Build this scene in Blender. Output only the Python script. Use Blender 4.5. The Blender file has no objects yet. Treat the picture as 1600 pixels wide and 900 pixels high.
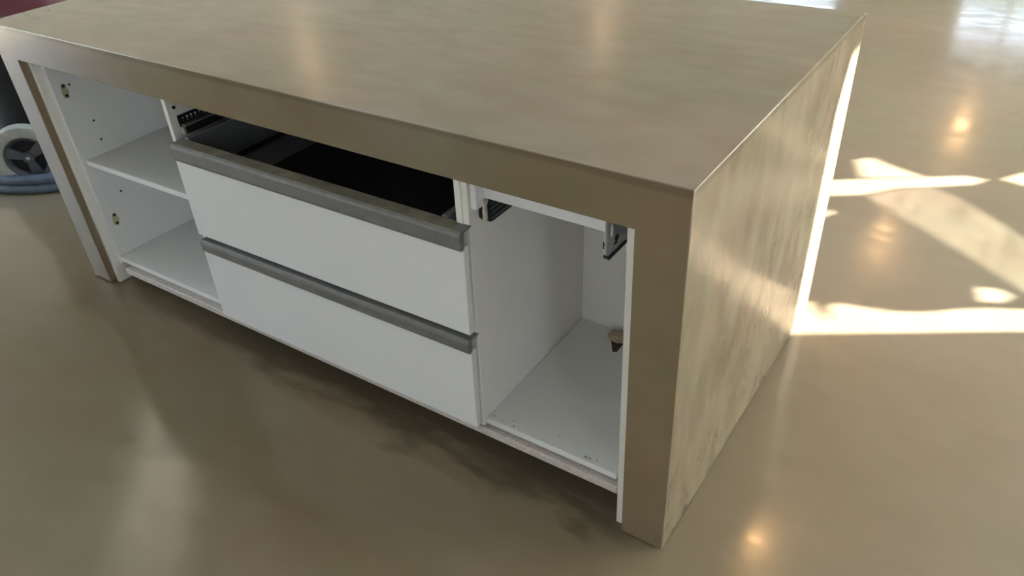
import bpy, bmesh, math, random
from mathutils import Vector, Matrix, Euler
from mathutils.geometry import tessellate_polygon
random.seed(4)
scene = bpy.context.scene
col = scene.collection
PI = math.pi

# ------------------------------------------------------------------ camera
cam_data = bpy.data.cameras.new('camera')
cam_data.sensor_width = 36.0
cam_data.lens = 1210.27 / 1600 * 36.0
cam_data.clip_start = 0.02
cam = bpy.data.objects.new('camera', cam_data)
cam.location = (0.3905, -1.0316, 1.4779)
cam.rotation_euler = Euler((0.9616, 0.0523, 0.5942), 'XYZ')
col.objects.link(cam)
scene.camera = cam

# ------------------------------------------------------------------ world, sun, exposure
SUN_AZ, SUN_EL = math.radians(32), math.radians(27)
world = bpy.data.worlds.new('sky')
scene.world = world
world.use_nodes = True
wn, wl = world.node_tree.nodes, world.node_tree.links
wn.clear()
w_out = wn.new('ShaderNodeOutputWorld'); w_bg = wn.new('ShaderNodeBackground')
w_tc = wn.new('ShaderNodeTexCoord'); w_sep = wn.new('ShaderNodeSeparateXYZ'); w_rmp = wn.new('ShaderNodeValToRGB')
wl.new(w_tc.outputs['Generated'], w_sep.inputs[0]); wl.new(w_sep.outputs['Z'], w_rmp.inputs[0])
w_rmp.color_ramp.elements[0].position = 0.0; w_rmp.color_ramp.elements[0].color = (0.84, 0.92, 1.0, 1)
w_rmp.color_ramp.elements[1].position = 0.6; w_rmp.color_ramp.elements[1].color = (0.55, 0.72, 1.0, 1)
wl.new(w_rmp.outputs['Color'], w_bg.inputs['Color']); w_bg.inputs['Strength'].default_value = 5.5
wl.new(w_bg.outputs[0], w_out.inputs[0])

sun_dir = Vector((math.cos(SUN_EL) * math.cos(SUN_AZ), math.cos(SUN_EL) * math.sin(SUN_AZ), math.sin(SUN_EL)))
sun_data = bpy.data.lights.new('sun', 'SUN')
sun_data.energy = 46.0; sun_data.angle = math.radians(0.4); sun_data.color = (1.0, 0.965, 0.91)
sun = bpy.data.objects.new('sun', sun_data)
sun.rotation_euler = sun_dir.to_track_quat('Z', 'Y').to_euler(); sun.location = (12, 8, 9)
col.objects.link(sun)

def portal(name, loc, direction, sx, sy):
    d = bpy.data.lights.new(name, 'AREA'); d.shape = 'RECTANGLE'; d.size = sx; d.size_y = sy
    d.cycles.is_portal = True
    o = bpy.data.objects.new(name, d); o.location = loc
    o.rotation_euler = Vector(direction).to_track_quat('-Z', 'Z').to_euler()
    col.objects.link(o)

scene.view_settings.view_transform = 'Standard'
scene.view_settings.look = 'None'
scene.view_settings.gamma = 1.0
scene.view_settings.use_curve_mapping = False
scene.view_settings.exposure = 0.39
scene.cycles.max_bounces = 10
scene.cycles.diffuse_bounces = 6
scene.cycles.sample_clamp_indirect = 6.0

# ------------------------------------------------------------------ materials
def new_mat(name):
    m = bpy.data.materials.new(name); m.use_nodes = True
    nt = m.node_tree
    return m, nt, nt.nodes, nt.links, nt.nodes['Principled BSDF']

def plain(name, color, rough=0.4, metal=0.0, grain=0.0, grain_scale=60, bump=0.0, spec=0.5):
    m, nt, N, L, b = new_mat(name)
    tc = N.new('ShaderNodeTexCoord'); nz = N.new('ShaderNodeTexNoise')
    nz.inputs['Scale'].default_value = grain_scale; nz.inputs['Detail'].default_value = 4
    L.new(tc.outputs['Object'], nz.inputs['Vector'])
    r = N.new('ShaderNodeValToRGB')
    lo = [c * (1 - grain) for c in color]; hi = [min(1, c * (1 + grain)) for c in color]
    r.color_ramp.elements[0].position = 0.3; r.color_ramp.elements[0].color = (*lo, 1)
    r.color_ramp.elements[1].position = 0.7; r.color_ramp.elements[1].color = (*hi, 1)
    L.new(nz.outputs['Fac'], r.inputs[0]); L.new(r.outputs[0], b.inputs['Base Color'])
    b.inputs['Roughness'].default_value = rough; b.inputs['Metallic'].default_value = metal
    b.inputs['Specular IOR Level'].default_value = spec
    if bump:
        bp = N.new('ShaderNodeBump'); bp.inputs['Strength'].default_value = bump; bp.inputs['Distance'].default_value = 0.002
        L.new(nz.outputs['Fac'], bp.inputs['Height']); L.new(bp.outputs[0], b.inputs['Normal'])
    return m

def microcement(name, dark, light, patch_scale, rough_lo, rough_hi, stroke, bump, bump_dist, fine=0.35, spec=0.5, lip=False):
    """Trowelled polished cement: cloudy tone, trowel strokes, uneven gloss."""
    m, nt, N, L, b = new_mat(name)
    tc = N.new('ShaderNodeTexCoord')
    cloud = N.new('ShaderNodeTexNoise'); cloud.inputs['Scale'].default_value = patch_scale
    cloud.inputs['Detail'].default_value = 7; cloud.inputs['Roughness'].default_value = 0.5; cloud.inputs['Distortion'].default_value = 0.3
    L.new(tc.outputs['Object'], cloud.inputs['Vector'])
    mp = N.new('ShaderNodeMapping'); mp.inputs['Scale'].default_value = stroke; mp.inputs['Rotation'].default_value = (0.35, 0.5, 0.6)
    L.new(tc.outputs['Object'], mp.inputs['Vector'])
    st = N.new('ShaderNodeTexNoise'); st.inputs['Scale'].default_value = 5.0; st.inputs['Detail'].default_value = 3
    st.inputs['Roughness'].default_value = 0.5; st.inputs['Distortion'].default_value = 0.25
    L.new(mp.outputs[0], st.inputs['Vector'])
    mx = N.new('ShaderNodeMix'); mx.data_type = 'FLOAT'; mx.inputs[0].default_value = fine
    L.new(cloud.outputs['Fac'], mx.inputs[2]); L.new(st.outputs['Fac'], mx.inputs[3])
    r = N.new('ShaderNodeValToRGB')
    r.color_ramp.elements[0].position = 0.30; r.color_ramp.elements[0].color = (*dark, 1)
    r.color_ramp.elements[1].position = 0.70; r.color_ramp.elements[1].color = (*light, 1)
    L.new(mx.outputs[0], r.inputs[0])
    hue = N.new('ShaderNodeTexNoise'); hue.inputs['Scale'].default_value = patch_scale*1.7; hue.inputs['Detail'].default_value = 3; hue.inputs['Distortion'].default_value = 0.6
    hm = N.new('ShaderNodeMapping'); hm.inputs['Location'].default_value = (3.1, 7.7, 1.3); L.new(tc.outputs['Object'], hm.inputs[0]); L.new(hm.outputs[0], hue.inputs['Vector'])
    hr = N.new('ShaderNodeValToRGB')      # the mix was trowelled on in warmer and greener batches
    hr.color_ramp.elements[0].position = 0.38; hr.color_ramp.elements[0].color = (1.0, 0.92, 0.90, 1)
    hr.color_ramp.elements[1].position = 0.62; hr.color_ramp.elements[1].color = (0.95, 0.97, 0.93, 1)
    L.new(hue.outputs['Fac'], hr.inputs[0])
    mu = N.new('ShaderNodeMix'); mu.data_type = 'RGBA'; mu.blend_type = 'MULTIPLY'; mu.inputs[0].default_value = 1.0
    L.new(r.outputs[0], mu.inputs[6]); L.new(hr.outputs[0], mu.inputs[7])
    base = mu.outputs[2]
    if lip:                               # the top skin laps a few millimetres over the edge and dried darker there
        geo = N.new('ShaderNodeNewGeometry'); sp = N.new('ShaderNodeSeparateXYZ'); L.new(geo.outputs['Position'], sp.inputs[0])
        wob = N.new('ShaderNodeMath'); wob.operation = 'MULTIPLY_ADD'; wob.inputs[1].default_value = 0.020; L.new(cloud.outputs['Fac'], wob.inputs[0]); L.new(sp.outputs['Z'], wob.inputs[2])
        a_ = N.new('ShaderNodeMapRange'); a_.inputs[1].default_value = 0.893; a_.inputs[2].default_value = 0.899; L.new(wob.outputs[0], a_.inputs[0])
        c_ = N.new('ShaderNodeMath'); c_.operation = 'LESS_THAN'; c_.inputs[1].default_value = 0.8975; L.new(sp.outputs['Z'], c_.inputs[0])
        d_ = N.new('ShaderNodeMath'); d_.operation = 'MULTIPLY'; L.new(a_.outputs[0], d_.inputs[0]); L.new(c_.outputs[0], d_.inputs[1])
        e_ = N.new('ShaderNodeMath'); e_.operation = 'MULTIPLY'; e_.inputs[1].default_value = 0.30; L.new(d_.outputs[0], e_.inputs[0])
        lm = N.new('ShaderNodeMix'); lm.data_type = 'RGBA'; L.new(e_.outputs[0], lm.inputs[0]); L.new(base, lm.inputs[6]); lm.inputs[7].default_value = (0.06, 0.045, 0.03, 1)
        base = lm.outputs[2]
    L.new(base, b.inputs['Base Color'])
    mr = N.new('ShaderNodeMapRange'); mr.inputs[1].default_value = 0.35; mr.inputs[2].default_value = 0.65
    mr.inputs[3].default_value = rough_lo; mr.inputs[4].default_value = rough_hi
    L.new(st.outputs['Fac'], mr.inputs[0]); L.new(mr.outputs[0], b.inputs['Roughness'])
    bp = N.new('ShaderNodeBump'); bp.inputs['Strength'].default_value = bump; bp.inputs['Distance'].default_value = bump_dist
    L.new(st.outputs['Fac'], bp.inputs['Height']); L.new(bp.outputs[0], b.inputs['Normal'])
    b.inputs['Specular IOR Level'].default_value = spec
    return m

M = {}
def unpolished_shade_strip(m):  # unpolished floor edge, with the cabinets' contact shadow painted into its tone
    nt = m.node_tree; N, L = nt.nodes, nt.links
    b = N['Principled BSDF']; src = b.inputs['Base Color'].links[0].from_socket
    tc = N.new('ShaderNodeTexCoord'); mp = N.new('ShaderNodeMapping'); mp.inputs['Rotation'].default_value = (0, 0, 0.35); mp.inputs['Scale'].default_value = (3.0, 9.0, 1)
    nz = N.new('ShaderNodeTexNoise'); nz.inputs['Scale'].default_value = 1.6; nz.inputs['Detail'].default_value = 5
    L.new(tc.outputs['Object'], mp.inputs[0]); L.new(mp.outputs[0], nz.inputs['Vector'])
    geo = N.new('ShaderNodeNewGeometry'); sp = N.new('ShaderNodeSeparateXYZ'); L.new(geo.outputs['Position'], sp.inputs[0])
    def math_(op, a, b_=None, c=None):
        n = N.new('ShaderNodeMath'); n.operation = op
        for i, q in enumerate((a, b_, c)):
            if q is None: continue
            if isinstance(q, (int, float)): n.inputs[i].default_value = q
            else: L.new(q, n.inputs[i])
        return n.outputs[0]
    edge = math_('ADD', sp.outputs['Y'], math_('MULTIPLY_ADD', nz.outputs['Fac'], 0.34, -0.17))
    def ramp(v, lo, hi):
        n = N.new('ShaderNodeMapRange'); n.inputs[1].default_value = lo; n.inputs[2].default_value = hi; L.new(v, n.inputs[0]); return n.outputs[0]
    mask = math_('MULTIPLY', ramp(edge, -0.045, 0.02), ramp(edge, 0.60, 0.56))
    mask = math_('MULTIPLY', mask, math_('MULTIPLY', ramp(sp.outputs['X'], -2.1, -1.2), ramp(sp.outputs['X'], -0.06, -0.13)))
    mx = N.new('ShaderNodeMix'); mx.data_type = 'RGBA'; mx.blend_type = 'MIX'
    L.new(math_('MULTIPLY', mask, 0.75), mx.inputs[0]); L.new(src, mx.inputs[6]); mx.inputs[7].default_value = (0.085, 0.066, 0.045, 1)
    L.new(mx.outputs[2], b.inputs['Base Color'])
M['floor'] = microcement('polished_cement_floor', (0.184, 0.152, 0.098), (0.232, 0.197, 0.138), 0.8, 0.11, 0.19, (1.2, 2.6, 1.0), 0.05, 0.003, fine=0.2)
unpolished_shade_strip(M['floor'])
M['cement'] = microcement('polished_cement_island', (0.176, 0.142, 0.089), (0.240, 0.197, 0.128), 1.8, 0.19, 0.262, (1.6, 4.0, 2.0), 0.06, 0.003, fine=0.3, lip=True)
M['cement_side'] = microcement('trowelled_cement_side', (0.145, 0.120, 0.080), (0.262, 0.222, 0.155), 3.2, 0.15, 0.262, (2.8, 2.8, 1.1), 0.24, 0.005, fine=0.5, lip=True)
M['wall'] = plain('painted_plaster', (0.70, 0.69, 0.66), 0.8, grain=0.04, grain_scale=5, bump=0.1)
M['ceiling'] = plain('ceiling_paint', (0.78, 0.77, 0.75), 0.85, grain=0.03, grain_scale=4)
M['white'] = plain('white_melamine', (0.75, 0.765, 0.775), 0.33, grain=0.012, grain_scale=9)
M['gloss'] = plain('white_satin_front', (0.75, 0.765, 0.795), 0.28, grain=0.01, grain_scale=6)
M['edge'] = plain('white_edge_band', (0.80, 0.79, 0.77), 0.42, grain=0.012, grain_scale=20)
M['raw_edge'] = plain('chipped_edge_band', (0.50, 0.46, 0.44), 0.6, grain=0.20, grain_scale=170, bump=0.3)
M['alu'] = plain('brushed_aluminium', (0.20, 0.20, 0.20), 0.5, metal=0.35, grain=0.10, grain_scale=40)
M['alu_dusty'] = plain('dusty_aluminium', (0.26, 0.24, 0.19), 0.6, metal=0.2, grain=0.22, grain_scale=30)
M['slide'] = plain('black_zinc_slide', (0.022, 0.023, 0.025), 0.42, metal=0.4, grain=0.25, grain_scale=90, bump=0.3)
M['steel'] = plain('grey_zinc_steel', (0.42, 0.43, 0.44), 0.38, metal=0.7, grain=0.08)
M['graphite'] = plain('graphite_drawer_side', (0.19, 0.205, 0.22), 0.45, metal=0.2, grain=0.05)
M['seam_shade'] = plain('black_seam_and_shade', (0.008, 0.008, 0.009), 0.7, grain=0.3, grain_scale=120, bump=0.2)  # black of the drawer seam and of the shade painted on its floor
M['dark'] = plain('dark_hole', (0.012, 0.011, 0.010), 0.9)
M['glue'] = plain('yellow_glue_residue', (0.42, 0.41, 0.24), 0.5, grain=0.3, grain_scale=150)
M['chip'] = plain('raw_chipboard', (0.44, 0.36, 0.26), 0.9, grain=0.45, grain_scale=220, bump=0.8)
M['rubber'] = plain('grey_rubber_tyre', (0.33, 0.34, 0.31), 0.75, grain=0.12, grain_scale=40, bump=0.2)
M['black'] = plain('black_plastic', (0.010, 0.011, 0.012), 0.65, spec=0.25, grain=0.2, grain_scale=30)
M['hub'] = plain('dark_grey_plastic', (0.065, 0.072, 0.085), 0.42, grain=0.1)
M['red'] = plain('maroon_plastic', (0.095, 0.014, 0.026), 0.38, grain=0.08, grain_scale=12)
M['hose'] = plain('blue_grey_hose', (0.075, 0.105, 0.155), 0.5, grain=0.18, grain_scale=25)
M['wedge'] = plain('dark_wedge', (0.055, 0.042, 0.030), 0.95, grain=0.4, grain_scale=60, bump=0.5)
M['lawn'] = plain('lawn', (0.09, 0.15, 0.045), 0.95, grain=0.35, grain_scale=3)
M['frame'] = plain('window_frame_paint', (0.60, 0.60, 0.60), 0.4)

def emitter(name, color, strength):
    m, nt, N, L, b = new_mat(name)
    b.inputs['Base Color'].default_value = (*color, 1)
    b.inputs['Emission Color'].default_value = (*color, 1); b.inputs['Emission Strength'].default_value = strength
    return m
M['bulb'] = emitter('warm_lamp_glass', (1.0, 0.56, 0.24), 48.0)
M['bulb_dim'] = emitter('warm_lamp_glass_dim', (1.0, 0.66, 0.36), 16.0)
M['tube'] = emitter('added_lamp_diffuser', (1.0, 0.92, 0.78), 2.0)

def sheet_mat(name, color, translucent, clear, streak=False):
    m = bpy.data.materials.new(name); m.use_nodes = True
    nt = m.node_tree; N, L = nt.nodes, nt.links
    N.clear()
    out = N.new('ShaderNodeOutputMaterial')
    d = N.new('ShaderNodeBsdfDiffuse'); t = N.new('ShaderNodeBsdfTranslucent'); tr = N.new('ShaderNodeBsdfTransparent')
    d.inputs[0].default_value = (*color, 1); t.inputs[0].default_value = (*color, 1)
    m1 = N.new('ShaderNodeMixShader'); m1.inputs[0].default_value = translucent
    L.new(d.outputs[0], m1.inputs[1]); L.new(t.outputs[0], m1.inputs[2])
    m2 = N.new('ShaderNodeMixShader'); m2.inputs[0].default_value = clear
    L.new(m1.outputs[0], m2.inputs[1]); L.new(tr.outputs[0], m2.inputs[2]); L.new(m2.outputs[0], out.inputs[0])
    if streak:
        tc = N.new('ShaderNodeTexCoord'); mp = N.new('ShaderNodeMapping'); mp.inputs['Rotation'].default_value = (0.33, 0, 0)
        mp.inputs['Scale'].default_value = (1, 1.5, 30)
        nz = N.new('ShaderNodeTexNoise'); nz.inputs['Scale'].default_value = 1.6; nz.inputs['Detail'].default_value = 3
        mr = N.new('ShaderNodeMapRange'); mr.inputs[1].default_value = 0.35; mr.inputs[2].default_value = 0.65
        mr.inputs[3].default_value = clear - 0.10; mr.inputs[4].default_value = clear + 0.14
        L.new(tc.outputs['Object'], mp.inputs[0]); L.new(mp.outputs[0], nz.inputs['Vector'])
        L.new(nz.outputs['Fac'], mr.inputs[0]); L.new(mr.outputs[0], m2.inputs[0])
    return m
M['sheet'] = sheet_mat('milky_sun_mask', (0.87, 0.87, 0.855), 0.50, 0.0)
M['film'] = sheet_mat('thin_dimming_film', (0.85, 0.84, 0.82), 0.4, 0.27, True)

# ------------------------------------------------------------------ mesh helpers
def tag(o, label=None, cat=None, group=None, kind=None):
    if label: o['label'] = label
    if cat: o['category'] = cat
    if group: o['group'] = group
    if kind: o['kind'] = kind
    return o

class MB:
    def __init__(self): self.bm = bmesh.new()
    def box(self, x0, x1, y0, y1, z0, z1, bev=0.0, seg=1):
        vs = [self.bm.verts.new(p) for p in ((x0,y0,z0),(x1,y0,z0),(x1,y1,z0),(x0,y1,z0),(x0,y0,z1),(x1,y0,z1),(x1,y1,z1),(x0,y1,z1))]
        fs = [self.bm.faces.new([vs[i] for i in f]) for f in ((3,2,1,0),(4,5,6,7),(0,1,5,4),(1,2,6,5),(2,3,7,6),(3,0,4,7))]
        if bev:
            es = list({e for f in fs for e in f.edges})
            bmesh.ops.bevel(self.bm, geom=es, offset=bev, segments=seg, affect='EDGES', profile=0.5)
        return self
    def prism(self, pts, axis, a0, a1, bev=0.0):
        """polygon pts in the other two axes (cyclic order), extruded along axis"""
        def P(u, v, a): return {'x': (a, u, v), 'y': (u, a, v), 'z': (u, v, a)}[axis]
        A = [self.bm.verts.new(P(u, v, a0)) for u, v in pts]; B = [self.bm.verts.new(P(u, v, a1)) for u, v in pts]
        n = len(pts)
        fs = [self.bm.faces.new(A[::-1]), self.bm.faces.new(B)]
        fs += [self.bm.faces.new((A[i], A[(i+1) % n], B[(i+1) % n], B[i])) for i in range(n)]
        bmesh.ops.recalc_face_normals(self.bm, faces=fs)
        if bev:
            bmesh.ops.bevel(self.bm, geom=list({e for f in fs for e in f.edges}), offset=bev, segments=1, affect='EDGES')
        return self
    def cyl(self, c, axis, r0, r1, length, seg=24):
        q = Vector(axis).to_track_quat('Z', 'Y').to_matrix().to_4x4()
        m = Matrix.Translation(c) @ q
        bmesh.ops.create_cone(self.bm, cap_ends=True, segments=seg, radius1=r0, radius2=r1, depth=length, matrix=m)
        return self
    def sphere(self, c, r, sx=1, sy=1, sz=1, u=20, v=12):
        m = Matrix.Translation(c) @ Matrix.Diagonal((sx, sy, sz, 1))
        bmesh.ops.create_uvsphere(self.bm, u_segments=u, v_segments=v, radius=r, matrix=m); return self
    def lathe(self, prof, c, axis=(0,0,1), seg=40):
        q = Vector(axis).to_track_quat('Z', 'Y').to_matrix()
        rings = []
        for r, h in prof:
            rings.append([self.bm.verts.new(Vector(c) + q @ Vector((r*math.cos(2*PI*i/seg), r*math.sin(2*PI*i/seg), h))) for i in range(seg)])
        fs = []
        for a, b in zip(rings, rings[1:]):
            for i in range(seg):
                fs.append(self.bm.faces.new((a[i], a[(i+1) % seg], b[(i+1) % seg], b[i])))
        if prof[0] != prof[-1]:
            fs.append(self.bm.faces.new(rings[0][::-1])); fs.append(self.bm.faces.new(rings[-1]))
        else:
            pass
        return self
    def tube(self, path, radius, seg=14):
        """path of Vectors; radius is a number or a list"""
        n = len(path); rings = []
        for i, p in enumerate(path):
            t = (path[min(i+1, n-1)] - path[max(i-1, 0)]).normalized()
            side = t.cross(Vector((0,0,1)));
            if side.length < 1e-4: side = Vector((1,0,0))
            side.normalize(); up = side.cross(t)
            r = radius[i] if isinstance(radius, list) else radius
            rings.append([self.bm.verts.new(p + r*(math.cos(2*PI*k/seg)*side + math.sin(2*PI*k/seg)*up)) for k in range(seg)])
        for a, b in zip(rings, rings[1:]):
            for k in range(seg): self.bm.faces.new((a[k], a[(k+1) % seg], b[(k+1) % seg], b[k]))
        self.bm.faces.new(rings[0][::-1]); self.bm.faces.new(rings[-1])
        return self
    def build(self, name, mat, parent=None, fn=None, smooth=False):
        """vertices are given in world space; the object sits at its top parent's base"""
        if fn:
            for v in self.bm.verts: v.co = fn(v.co)
        root = parent
        while root is not None and root.parent is not None: root = root.parent
        off = root.location.copy() if root is not None else None
        if off is None:
            xs = [v.co for v in self.bm.verts]
            off = Vector(((min(v.x for v in xs)+max(v.x for v in xs))/2, (min(v.y for v in xs)+max(v.y for v in xs))/2, min(v.z for v in xs)))
        for v in self.bm.verts: v.co -= off
        bmesh.ops.recalc_face_normals(self.bm, faces=self.bm.faces[:])
        me = bpy.data.meshes.new(name); self.bm.to_mesh(me); self.bm.free()
        if smooth:
            for p in me.polygons: p.use_smooth = True
            me.set_sharp_from_angle(angle=math.radians(35))
        me.materials.append(mat)
        o = bpy.data.objects.new(name, me); col.objects.link(o)
        if parent is not None: o.parent = parent
        else: o.location = off
        return o

def empty(name, loc, label, cat, group=None):
    o = bpy.data.objects.new(name, None); o.location = loc; o.empty_display_size = 0.1
    col.objects.link(o); return tag(o, label, cat, group)

# ------------------------------------------------------------------ room shell
X0, X1, Y0, Y1, ZC = -6.5, 3.2, -4.5, 11.0, 2.9
TH = 0.15
f = MB().box(X0-TH, X1+TH, Y0-TH, Y1+TH, -0.12, 0.0).build('floor', M['floor']); tag(f, kind='structure')
KX0, KX1, KY0, KY1 = -2.8, -0.4, 0.95, 2.40       # made-up roof opening, added to brighten the island top
c = MB()
for q in ((X0-TH, KX0, Y0-TH, Y1+TH), (KX1, X1+TH, Y0-TH, Y1+TH), (KX0, KX1, Y0-TH, KY0), (KX0, KX1, KY1, Y1+TH)): c.box(*q, ZC, ZC+0.12)
c = c.build('ceiling', M['ceiling'])
portal('added_rooflight', ((KX0+KX1)/2, (KY0+KY1)/2, ZC+0.13), (0, 0, -1), KX1-KX0, KY1-KY0); tag(c, kind='structure')

def wall(name, axis, a0, a1, u0, u1, openings):
    """wall slab between a0 and a1 on its own axis, along u from u0 to u1, with (ua, ub, za, zb) openings"""
    m = MB()
    def bx(ua, ub, za, zb):
        if ub - ua < 1e-4 or zb - za < 1e-4: return
        if axis == 'x': m.box(a0, a1, ua, ub, za, zb)
        else: m.box(ua, ub, a0, a1, za, zb)
    u = u0
    for ua, ub, za, zb in sorted(openings):
        bx(u, ua, 0, ZC); bx(ua, ub, 0, za); bx(ua, ub, zb, ZC); u = ub
    bx(u, u1, 0, ZC)
    return tag(m.build(name, M['wall']), kind='structure')

def window(n, axis, a, ua, ub, za, zb, bars):
    m = MB(); w = 0.05; t = 0.035
    def bx(u0, u1, z0, z1):
        if axis == 'x': m.box(a-t, a+t, u0, u1, z0, z1, 0.003)
        else: m.box(u0, u1, a-t, a+t, z0, z1, 0.003)
    bx(ua, ua+w, za, zb); bx(ub-w, ub, za, zb); bx(ua+w, ub-w, za, za+w); bx(ua+w, ub-w, zb-w, zb)
    for k in range(1, bars+1):
        u = ua + (ub-ua)*k/(bars+1); bx(u-w/2, u+w/2, za+w, zb-w)
    return tag(m.build('window_%d' % n, M['frame']), kind='structure')

back_open = [(-4.3, -2.3, 0.9, 2.15), (-0.75, 0.45, 0.9, 2.1)]
left_open = [(-2.3, 0.2, 0.2, 2.6)]
front_open = [(-5.4, -4.0, 0.6, 2.4)]
right_open = [(-3.15, -2.35, 0.3, 2.6), (1.2, 6.4, 0.02, 2.83)]
wall('wall_back', 'y', Y1, Y1+TH, X0-TH, X1+TH, back_open)
wall('wall_front', 'y', Y0-TH, Y0, X0-TH, X1+TH, front_open)
wall('wall_left', 'x', X0-TH, X0, Y0, Y1, left_open)
wall('wall_right', 'x', X1, X1+TH, Y0, Y1, right_open)
n = 1
for (a, b, z0, z1), bars in zip(back_open, (1, 1)):
    window(n, 'y', Y1+TH/2, a, b, z0, z1, bars); n += 1
    portal('window_daylight', ((a+b)/2, Y1+TH+0.01, (z0+z1)/2), (0, -1, 0), b-a, z1-z0)
for a, b, z0, z1 in front_open:
    window(n, 'y', Y0-TH/2, a, b, z0, z1, 1); n += 1
    portal('window_daylight', ((a+b)/2, Y0-TH-0.01, (z0+z1)/2), (0, 1, 0), b-a, z1-z0)
for a, b, z0, z1 in left_open:
    window(n, 'x', X0-TH/2, a, b, z0, z1, 1); n += 1
    portal('window_daylight', (X0-TH-0.01, (a+b)/2, (z0+z1)/2), (1, 0, 0), b-a, z1-z0)
a, b, z0, z1 = right_open[0]
window(n, 'x', X1+TH/2, a, b, z0, z1, 1)
portal('window_daylight', (X1+TH+0.01, (a+b)/2, (z0+z1)/2), (-1, 0, 0), b-a, z1-z0)
tag(MB().box(X1+TH+0.4, X1+TH+4.5, 0.5, 0.7, -0.14, 4.2).build('wall_sun_block', M['wall']), kind='structure')  # unseen wall added to keep the sun out of the front right window
tag(MB().box(-40, 40, -40, 50, -0.30, -0.14).build('ground', M['lawn']), kind='structure')

hm_ = MB(); r_ = random.Random(3)
bmesh.ops.create_grid(hm_.bm, x_segments=60, y_segments=14, size=1)
for v in hm_.bm.verts: v.co = Vector((v.co.x*6 - 1, 13.0 + r_.uniform(-0.12, 0.12), max(-0.14, 1.0 + v.co.y*1.14 + r_.uniform(-0.06, 0.06))))
bmesh.ops.solidify(hm_.bm, geom=hm_.bm.faces[:], thickness=0.5)
tag(hm_.build('hedge', M['lawn']), 'clipped green hedge outside behind the far windows', 'hedge', kind='stuff')

# unseen sheet added across the wide right opening; gaps shaped to cast the sun patches
K = math.tan(SUN_EL) / math.cos(SUN_AZ); TAZ = math.tan(SUN_AZ); XS = X1 - 0.02
def up(p):      # a sunlit point of the floor -> where its ray crosses the sheet
    return (p[1] + (XS - p[0]) * TAZ, (XS - p[0]) * K)
slit_low = [(-1.44,0.085),(-1.15,0.200),(0.95,1.478),(0.95,1.585),(0.557,1.361),(0.476,1.322),(0.396,1.272),(0.318,1.208),(0.228,1.16),(0.14,1.136),(0.08,1.124),(0.055,1.100),
            (0.075,1.012),(0.035,1.045),(0.0,1.09),(-1.15,0.40),(-1.44,0.20)]
slit_high = [(-0.75,1.43),(-0.033,1.877),(0.059,1.986),(0.221,2.092),(0.302,2.148),(0.341,2.217),(0.269,2.216),(0.123,2.126),(-0.086,1.995),(-0.188,1.925),(-0.75,1.57)]
slit_far = [(0.388,2.248),(0.466,2.23),(0.9,2.45),(0.9,2.60),(0.453,2.346)]
tip = [(-0.137,2.164),(-0.087,2.218),(-0.049,2.197),(0.02,2.167),(0.129,2.135),(0.086,2.110),(-0.006,2.055),(-0.077,2.02)]
band = [(-0.022,1.868),(0.07,1.98),(0.177,2.055),(0.279,2.012),(0.51,1.812),(0.85,1.56),(0.87,1.25),(0.546,1.467),(0.341,1.623),(0.102,1.787)]
notch = [(0.419,1.419),(0.477,1.442),(0.521,1.420),(0.5,1.372),(0.44,1.343)]
sliver = [(-0.22,1.55),(-0.16,1.65),(-0.105,1.70),(-0.095,1.675),(-0.13,1.62),(-0.20,1.53)]
holes = [sliver, slit_low, slit_high, slit_far, tip, band, notch]
oa, ob, oz0, oz1 = right_open[1]
loops = [[(oa-0.06, 0.005), (ob+0.06, 0.005), (ob+0.06, oz1+0.05), (oa-0.06, oz1+0.05)]] + [[up(p) for p in h] for h in holes]
def planar(name, loops, mat, x):
    bm = bmesh.new(); es = []
    for lp in loops:
        vs = [bm.verts.new((x, y, z)) for y, z in lp]
        es += [bm.edges.new((vs[i], vs[(i+1) % len(vs)])) for i in range(len(vs))]
    bmesh.ops.triangle_fill(bm, edges=es, use_beauty=True, use_dissolve=False)
    mb = MB(); mb.bm.free(); mb.bm = bm
    return mb.build(name, mat)
tag(planar('sun_mask_sheet', loops, M['sheet'], XS), 'added milky sheet across the wide opening with gaps shaped to cast the sun patches', 'sheet')
tag(planar('dimming_film', [[up(p) for p in band]], M['film'], XS), 'added thin film patch dimming the sun in the slanting gap of the sheet', 'film')  # film added to weaken the slanting band of sun
portal('opening_daylight', (X1+TH+0.02, (oa+ob)/2, (oz0+oz1)/2), (-1, 0, 0), ob-oa, oz1-oz0)

# lamps of the room; the linear one is an addition
for k, (x, y) in enumerate(((-0.27, 2.29), (-0.43, 6.34), (-0.23, 9.51), (-3.5, 6.2), (-5.5, 3.95))):
    lamp = empty('pendant_lamp', (x, y, ZC), ('warm globe pendant lamp nearest the kitchen island', 'warm globe pendant lamp in the middle of the row', 'warm globe pendant lamp by the far wall', 'warm globe pendant lamp alone behind the added roof light', 'warm globe pendant lamp in the corner beyond the added linear lamp')[k], 'lamp', 'warm pendant lamps')
    MB().cyl((x, y, ZC-0.012), (0,0,1), 0.05, 0.05, 0.024).build('ceiling_rose', M['black'], lamp)
    MB().cyl((x, y, ZC-0.085), (0,0,1), 0.004, 0.004, 0.13, 8).build('cord', M['black'], lamp)
    MB().sphere((x, y, ZC-0.20), 0.065).build('globe', M['bulb'] if k < 3 else M['bulb_dim'], lamp, smooth=True)
lin = empty('added_linear_lamp', (-4.6, 1.05, ZC), 'long white linear ceiling lamp added above the vacuum cleaner', 'lamp')  # lamp added to lay a soft streak of light on the floor
d = Vector((-2.07, 1.95, 0)).normalized(); s = Vector((-d.y, d.x, 0))
def slab(c, L_, W, z0, z1):
    m = MB().box(-L_, L_, -W, W, z0, z1, 0.004)
    for v in m.bm.verts: v.co = Vector((c[0], c[1], 0)) + d*v.co.x + s*v.co.y + Vector((0,0,v.co.z))
    return m
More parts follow.
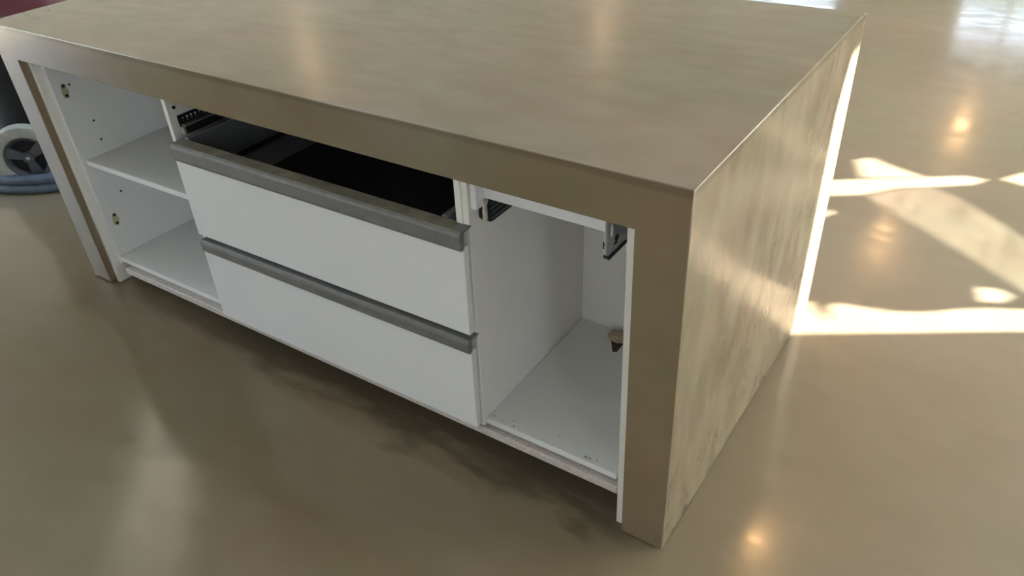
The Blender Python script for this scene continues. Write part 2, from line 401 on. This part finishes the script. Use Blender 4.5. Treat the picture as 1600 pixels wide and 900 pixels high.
slab((-4.6, 1.05), 1.50, 0.24, ZC-0.05, ZC-0.001).build('housing', M['frame'], lin)
slab((-4.6, 1.05), 1.47, 0.22, ZC-0.058, ZC-0.05).build('diffuser', M['tube'], lin)

# ------------------------------------------------------------------ the cement island
L, D, H, T = 2.207, 1.05, 0.90, 0.10
Z0 = 0.007
isl = empty('kitchen_island', (-L/2, D/2, 0), 'waterfall kitchen island skinned in polished grey beige cement', 'kitchen island')
m = MB()
m.prism([(-L,Z0),(-L+T,Z0),(-L+T,H-T),(-T,H-T),(-T,Z0),(0,Z0),(0,H),(-L,H)], 'y', 0, D, 0)
bmesh.ops.bevel(m.bm, geom=m.bm.edges[:], offset=0.0025, segments=2, affect='EDGES', profile=0.5)
shell = m.build('cement_shell', M['cement'], isl, smooth=True)
shell.data.materials.append(M['cement_side'])
for p in shell.data.polygons:
    if p.area > 0.02: p.use_smooth = False
    if p.normal.x > 0.9 and p.center.x > 1.0: p.material_index = 1
MB().box(-L+T, -T, D-0.06, D-0.04, 0.01, H-T).build('back_panel', M['white'], isl)

# ------------------------------------------------------------------ cabinets (the run hangs slightly out of level, as in the photograph)
def lvl(v):
    t = max(0.0, min(1.0, (0.74 - v.z) / 0.22))
    wx = max(0.0, min(1.0, (v.x+2.086)/0.5, (-0.142-v.x)/0.3))
    return Vector((v.x + wx*0.026*min(0.0, v.z-0.70), v.y, v.z + 0.019*(v.x+0.48)*t))
ZT = H - T - 0.001

def hole(m, c, axis, r, depth=0.004): m.cyl(c, axis, r, r, depth, 12)

# filler panels against the two cement legs
o = MB().box(-2.1065, -2.0885, 0.022, 0.56, 0.0, ZT, 0.001).build('filler_panel', M['edge'])
tag(o, 'white filler panel standing to the floor against the leg at the shelf end', 'panel')
o = MB().box(-0.1235, -0.1055, 0.022, 0.56, 0.0, ZT, 0.001).build('filler_panel', M['edge'])
tag(o, 'white filler panel standing to the floor beside the empty doorless cabinet', 'panel')
# bottom rail under the carcasses
o = MB().box(-2.02, -0.1245, 0.0235, 0.10, 0.083, 0.1062, 0.003).build('bottom_rail', M['raw_edge'], fn=lambda v: v + Vector((0,0,0.0165*(v.x+0.48))))
tag(o, 'long white rail with chipped edge running under the three cabinets', 'rail')
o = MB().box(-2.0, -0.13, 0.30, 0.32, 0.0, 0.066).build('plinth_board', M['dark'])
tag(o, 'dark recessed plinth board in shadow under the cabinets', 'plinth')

YB = 0.507
# shelf cabinet
sc = empty('shelf_cabinet', (-1.775, 0.28, 0.10), 'open white cabinet with one shelf beside the drawers', 'cabinet')
YF = 0.045
MB().box(-2.088, -2.070, YF, YB+0.018, 0.10, ZT, 0.0008).build('side_panel', M['white'], sc, lvl)
MB().box(-1.482, -1.464, YF, YB+0.018, 0.10, ZT, 0.0008).build('side_panel', M['white'], sc, lvl)
MB().box(-2.0695, -1.4825, YF, YB, 0.112, 0.130, 0.0008).build('bottom_panel', M['white'], sc, lvl)
MB().box(-2.0695, -1.4825, YB, YB+0.008, 0.112, ZT, 0).build('back_panel', M['white'], sc, lvl)
sh = MB().box(-2.0695, -1.4825, 0.060, YB-0.005, 0.472, 0.490, 0.0008).build('shelf', M['white'], sc, lvl)
for y, z in ((0.131,0.506),(0.130,0.571),(0.131,0.317),(0.098,0.700)):
    m = MB(); hole(m, (-2.0695, y, z), (1,0,0), 0.0032); m.build('screw_hole', M['dark'], sc)
for z in (0.687, 0.235):
    g = MB()
    g.prism([(0.070,z-0.022),(0.084,z-0.026),(0.090,z-0.004),(0.086,z+0.020),(0.074,z+0.022),(0.068,z)], 'x', -2.0698, -2.0688)
    g = g.build('hinge_mark', M['glue'], sc)
    for q in (0.014, -0.016):
        h = MB(); hole(h, (-2.0688, 0.079, z+q), (1,0,0), 0.005, 0.002); h.build('screw_hole', M['dark'], g)

# drawer cabinet
dc = empty('drawer_cabinet', (-0.98, 0.28, 0.10), 'white drawer cabinet with its top front missing in the middle of the island', 'cabinet')
YF = 0.026
XL, XR = -1.4635, -0.4935
MB().box(XL, XL+0.016, YF, YB+0.018, 0.135, ZT, 0.0008).build('side_panel', M['edge'], dc, lvl)
MB().box(XR-0.016, XR, YF, YB+0.018, 0.112, ZT, 0.0008).build('side_panel', M['edge'], dc, lvl)
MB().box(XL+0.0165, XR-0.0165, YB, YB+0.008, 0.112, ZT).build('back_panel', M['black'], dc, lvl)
MB().box(XL+0.0165, XR-0.0165, YF+0.03, YB, 0.112, 0.130).build('bottom_panel', M['white'], dc, lvl)
m = MB(); hole(m, (XL+0.0163, 0.046, 0.757), (1,0,0), 0.0045); m.build('screw_hole', M['dark'], dc)
def profile_bar(zt, x0, x1, parent, mat, zb):
    """aluminium grip: a flat ledge, a rounded nose and a hollow face down to the drawer front"""
    pts = [(0.030, zt), (0.030, zt-0.004), (0.006, zt-0.006), (0.003, zb), (-0.007, zb-0.001), (-0.0095, zb+0.006), (-0.0095, zb+0.012), (-0.0105, zt-0.010), (-0.009, zt-0.003), (-0.004, zt)]
    return MB().prism(pts, 'x', x0, x1, 0).build('grip_profile', mat, parent, lvl)
def drawer(z0, z1, zgrip, side_top, floor_z):
    fr = MB().box(-1.444, -0.4815, 0.004, 0.022, z0, z1, 0.0012).build('drawer', M['gloss'], dc, lvl)
    g = profile_bar(zgrip, -1.426, -0.4775, fr, M['alu'], z1+0.0)
    MB().box(-1.415, -1.400, 0.031, 0.49, floor_z, side_top, 0.002).build('drawer_side', M['graphite'], fr, lvl)
    MB().box(-0.555, -0.540, 0.031, 0.49, floor_z, side_top, 0.002).build('drawer_side', M['graphite'], fr, lvl)
    MB().box(-1.3995, -0.5555, 0.031, 0.49, floor_z, floor_z+0.012).build('drawer_floor', M['graphite'], fr, lvl)
    MB().box(-1.3995, -0.5555, 0.478, 0.49, floor_z+0.0125, side_top).build('drawer_back', M['graphite'], fr, lvl)
    return fr
top = drawer(0.412, 0.642, 0.686, 0.690, 0.585)
MB().box(-1.3990, -1.372, 0.032, 0.477, 0.598, 0.601).build('floor_gasket', M['seam_shade'], top, lvl)
MB().box(-1.240, -0.556, 0.032, 0.477, 0.598, 0.602).build('drawer_floor_shade', M['seam_shade'], top, lvl)  # deep shade inside the drawer, laid in as a black sheet
MB().box(-1.430, -0.49, 0.0312, 0.034, 0.60, 0.676).build('front_backing', M['graphite'], top, lvl)
MB().box(-1.398, -0.500, -0.0035, 0.029, 0.6862, 0.6866).build('ledge_dust', M['alu_dusty'], top, lvl)
low = drawer(0.124, 0.368, 0.404, 0.300, 0.150)

def slide(x, face, parent, z0, z1, y0, y1):
    """black perforated slide fixed to a side panel; face = +1 or -1 is the open side"""
    base = MB().box(min(x, x+0.003*face), max(x, x+0.003*face), y0, y1, z0, z1, 0.0008).build('drawer_slide', M['slide'], parent)
    a, b = sorted((x+0.003*face, x+0.019*face))
    MB().box(a, b, y0+0.004, y1, z0, z0+(z1-z0)*0.42, 0.002).build('runner', M['slide'], base)
    MB().box(a, b, y0+0.004, y1-0.01, z0+(z1-z0)*0.43, z0+(z1-z0)*0.50, 0.0008).build('runner_lip', M['steel'], base)
    a2, b2 = sorted((x+0.004*face, x+0.018*face))
    MB().box(a2, b2, y0-0.002, y0+0.004, z0+0.001, z0+(z1-z0)*0.42, 0.0008).build('runner_stop', M['steel'], base)
    for row, (zz, r) in enumerate(((0.80, 0.0032), (0.64, 0.0022))):
        m = MB()
        for k in range(6): hole(m, (x+0.0033*face, y0+0.014+0.013*k, z0+(z1-z0)*zz), (1,0,0), r*(0.6 if k in (0,4) else 1), 0.001)
        m.build('slide_holes', M['edge'] if row == 0 else M['steel'], base)
    return base
slide(XL+0.0165, 1, dc, 0.684, 0.734, 0.046, 0.48)
rs = MB().box(XR-0.0355, XR-0.0165, 0.060, 0.48, 0.690, 0.722, 0.001).build('drawer_slide', M['slide'], dc)
MB().box(XR-0.037, XR-0.018, 0.052, 0.0595, 0.690, 0.724, 0.001).build('runner_stop', M['steel'], rs)

# open cabinet on the right
oc = empty('open_cabinet', (-0.31, 0.28, 0.10), 'empty white doorless cabinet with leftover drawer slides beside the drawers', 'cabinet')
YF = 0.028
MB().box(-0.4930, -0.4780, YF, YB+0.018, 0.112, ZT, 0.0008).build('side_panel', M['edge'], oc, lvl)
MB().box(-0.1350, -0.1240, 0.075, YB+0.018, 0.112, ZT, 0.0008).build('side_panel', M['edge'], oc, lvl)
MB().box(-0.4775, -0.1360, YF+0.010, YB, 0.112, 0.130, 0.0008).build('bottom_panel', M['white'], oc, lvl)
MB().box(-0.4775, -0.1405, YB, YB+0.008, 0.112, ZT).build('back_panel', M['white'], oc, lvl)
MB().box(-0.462, -0.186, 0.060, 0.078, 0.739, ZT, 0.0008).build('top_rail', M['gloss'], oc)
MB().box(-0.4775, -0.4625, 0.034, 0.090, 0.722, ZT, 0.001).build('spacer_block', M['gloss'], oc)
MB().box(-0.4623, -0.4560, 0.052, 0.066, 0.690, 0.737, 0.001).build('torn_edge', M['raw_edge'], oc)
# left slide, black and ridged
ls = MB()
ls.prism([(0.060,0.690),(0.066,0.682),(0.078,0.680),(0.46,0.680),(0.46,0.735),(0.070,0.735),(0.060,0.724)], 'x', -0.4775, -0.455)
ls = ls.build('drawer_slide', M['slide'], oc)
for k in range(4): MB().box(-0.4549, -0.452, 0.068, 0.45, 0.688+0.011*k, 0.693+0.011*k, 0.001).build('slide_ridge', M['hub'], ls)
MB().prism([(0.058,0.688),(0.0595,0.688),(0.0595,0.714),(0.058,0.708)], 'x', -0.468, -0.457).build('glue_blob', M['glue'], ls)
# right slide: grey sheet steel cheek on a black rail
rc = MB()
rc.prism([(0.060,0.688),(0.066,0.682),(0.080,0.682),(0.46,0.682),(0.46,ZT),(0.060,ZT)], 'x', -0.1855, -0.182)
rc = rc.build('slide_cheek', M['steel'], oc)
MB().box(-0.1868, -0.1855, 0.0585, 0.0605, 0.690, 0.738).build('cheek_edge', M['edge'], rc)
MB().prism([(0.059,0.684),(0.064,0.677),(0.46,0.677),(0.46,0.6815),(0.067,0.6815),(0.061,0.688)], 'x', -0.190, -0.179).build('slide_rail', M['slide'], rc)
m = MB(); hole(m, (-0.1818, 0.098, 0.708), (1,0,0), 0.007, 0.002); m.box(-0.1819, -0.1812, 0.088, 0.100, 0.697, 0.701); m.build('slot', M['dark'], rc)
MB().sphere((-0.1822, 0.078, 0.735), 0.010, 0.25, 0.55, 1.5, 14, 8).build('pressed_dimple', M['gloss'], rc, smooth=True)
m = MB(); m.cyl((-0.188, 0.062, 0.712), (1,0,0), 0.004, 0.004, 0.005, 10); m.cyl((-0.188, 0.062, 0.704), (1,0,0), 0.0035, 0.0035, 0.005, 10); m.build('rivet', M['slide'], rc)

for x, y, q in ((-0.465,0.052,2.2),(-0.44,0.050,1.8),(-0.415,0.062,1.6),(-0.405,0.047,2.4),(-0.30,0.075,1.5),(-0.215,0.047,3.2),(-0.205,0.048,2.6),(-0.19,0.052,1.8)):
    q *= 0.0011
    MB().box(x-q, x+q, y-q*0.7, y+q*0.7, 0.1300, 0.1300+q, q*0.2).build('chip', M['chip'], oc, lvl)
# broken chipboard piece lying on the cabinet floor
def ragged(cx, cy, z0, sx, sy, h, seed):
    r = random.Random(seed); b = MB()
    pts = []
    for i in range(14):
        a = 2*PI*i/14; k = 0.75 + 0.4*r.random(); pts.append((cx + sx*k*math.cos(a), cy + sy*k*math.sin(a)))
    b.prism(pts, 'z', z0, z0+h)
    bmesh.ops.subdivide_edges(b.bm, edges=b.bm.edges[:], cuts=1)
    for v in b.bm.verts:
        if v.co.z > z0 + 0.001: v.co += Vector((r.uniform(-1,1)*0.003, r.uniform(-1,1)*0.003, r.uniform(-1,1)*0.004))
    return b
pc = ragged(-0.356, 0.472, 0.1335, 0.030, 0.022, 0.016, 8).build('chipboard_piece', M['chip'])
tag(pc, 'small torn lump of raw chipboard on the floor of the empty cabinet', 'chipboard')
MB().prism([(-0.392,0.488),(-0.345,0.415),(-0.335,0.42),(-0.335,0.488)], 'z', 0.1325, 0.1340).build('notch_wedge', M['wedge'], pc)  # flat dark wedge beside the lump, in place of a notch

# ------------------------------------------------------------------ industrial vacuum cleaner and its hose
VD = Vector((-0.939, 0.344, 0)); VS = Vector((0.344, 0.939, 0))      # away from the viewer, and to the viewer's right
wc = Vector((-3.105, 0.300, 0.1452)); AX = Vector((0.75, -0.66, 0)).normalized(); WS = Vector((0.66, 0.75, 0)).normalized()
vc = wc + AX*-0.36 + VS*0.10; vc.z = 0
vac = empty('vacuum_cleaner', vc, 'big wheeled workshop vacuum with maroon motor head and black drum', 'vacuum cleaner')
MB().lathe([(0.23,0.10),(0.285,0.12),(0.295,0.20),(0.295,0.56),(0.305,0.57),(0.305,0.600),(0.29,0.605)], vc).build('drum', M['black'], vac, smooth=True)
MB().lathe([(0.29,0.61),(0.312,0.625),(0.318,0.69),(0.30,0.77),(0.26,0.85),(0.19,0.90),(0.06,0.915)], vc).build('motor_head', M['red'], vac, smooth=True)
def wheel(c, parent):
    ax = AX
    t = MB().lathe([(0.094,-0.022),(0.115,-0.028),(0.136,-0.022),(0.145,-0.008),(0.145,0.008),(0.136,0.022),(0.115,0.028),(0.094,0.022),(0.092,0),(0.094,-0.022)], c, ax, 48).build('wheel', M['rubber'], parent, smooth=True)
    MB().lathe([(0.074,-0.012),(0.095,-0.014),(0.0955,0.0),(0.095,0.018),(0.088,0.020),(0.080,0.010),(0.074,0.004),(0.074,-0.012)], c, ax, 40).build('rim', M['hub'], t, smooth=True)
    MB().cyl(c, ax, 0.074, 0.074, 0.006, 32).build('rim_disc', M['black'], t)
    MB().cyl(c + ax*0.010, ax, 0.026, 0.022, 0.024, 20).build('hub', M['hub'], t, smooth=True)
    MB().cyl(c + ax*0.024, ax, 0.009, 0.007, 0.006, 14).build('axle_cap', M['steel'], t, smooth=True)
    for a in (2.75, 0.55, -1.45):
        e1 = WS*math.cos(a) + Vector((0,0,1))*math.sin(a); e2 = ax.cross(e1)
        sp = MB()
        q = [c + e1*0.018 - e2*0.015, c + e1*0.084 - e2*0.026, c + e1*0.084 + e2*0.026, c + e1*0.018 + e2*0.015]
        A = [sp.bm.verts.new(p + ax*0.004) for p in q]; B = [sp.bm.verts.new(p + ax*0.015) for p in q]
        sp.bm.faces.new(A[::-1]); sp.bm.faces.new(B)
        for i in range(4): sp.bm.faces.new((A[i], A[(i+1) % 4], B[(i+1) % 4], B[i]))
        sp.build('spoke', M['hub'], t)
wheel(wc, vac)
wheel(wc - AX*0.66, vac)
fk = MB(); fk.cyl(wc - AX*0.33, AX, 0.014, 0.014, 0.62, 12); fk.build('axle', M['steel'], vac)
fr = MB().box(-0.05, 0.05, -0.30, 0.30, 0.13, 0.17, 0.006)
for v in fr.bm.verts: v.co = vc + VS*v.co.x + VD*v.co.y + Vector((0,0,v.co.z))
fr.build('chassis', M['black'], vac)
for s_ in (-1, 1):
    p = vc + VS*(0.30*s_*0.6) - VD*0.262 + Vector((0,0,0.62))
    MB().box(p.x-0.02, p.x+0.02, p.y-0.014, p.y+0.014, 0.56, 0.665, 0.004).build('clamp', M['steel'], vac)
    MB().sphere(p + Vector((0.012,-0.01,0.055)), 0.014).build('clamp_knob', M['gloss'], vac, smooth=True)
# push handle
hp = []
for k in range(13):
    a = PI*k/12; hp.append(vc + VS*(-0.30) + VD*(-0.20*math.cos(a)) + Vector((0,0,0.76 + 0.24*math.sin(a))))
MB().tube([hp[0] - Vector((0,0,0.35))] + hp + [hp[-1] - Vector((0,0,0.35))], 0.014, 10).build('push_handle', M['black'], vac, smooth=True)

# hose: two loose turns lying on the floor in front of the wheel
hm = MB(); path = []; rad = []
R0 = 0.60
hc = Vector((-3.095, 0.232, 0)) + Vector((-0.52, 0.85, 0))*R0
NH = 700
for i in range(NH):
    t = i/(NH-1)*1.9
    a = math.atan2(-0.85, 0.52) + t*2*PI - 1.9
    r = R0 + 0.004*math.sin(3*a+1)
    lift = 0.0 if t < 0.80 else (1.0 if t > 1.0 else (t-0.80)/0.2)
    r2 = r - 0.004*lift
    path.append(Vector((hc.x + r2*math.cos(a), hc.y + r2*math.sin(a), 0.0225 + 0.040*lift)))
    rad.append(0.0222 if i % 2 else 0.0208)
o = hm.tube(path, rad, 12).build('vacuum_hose', M['hose'], smooth=True)
tag(o, 'coiled blue grey ribbed hose lying on the floor around the vacuum', 'hose')
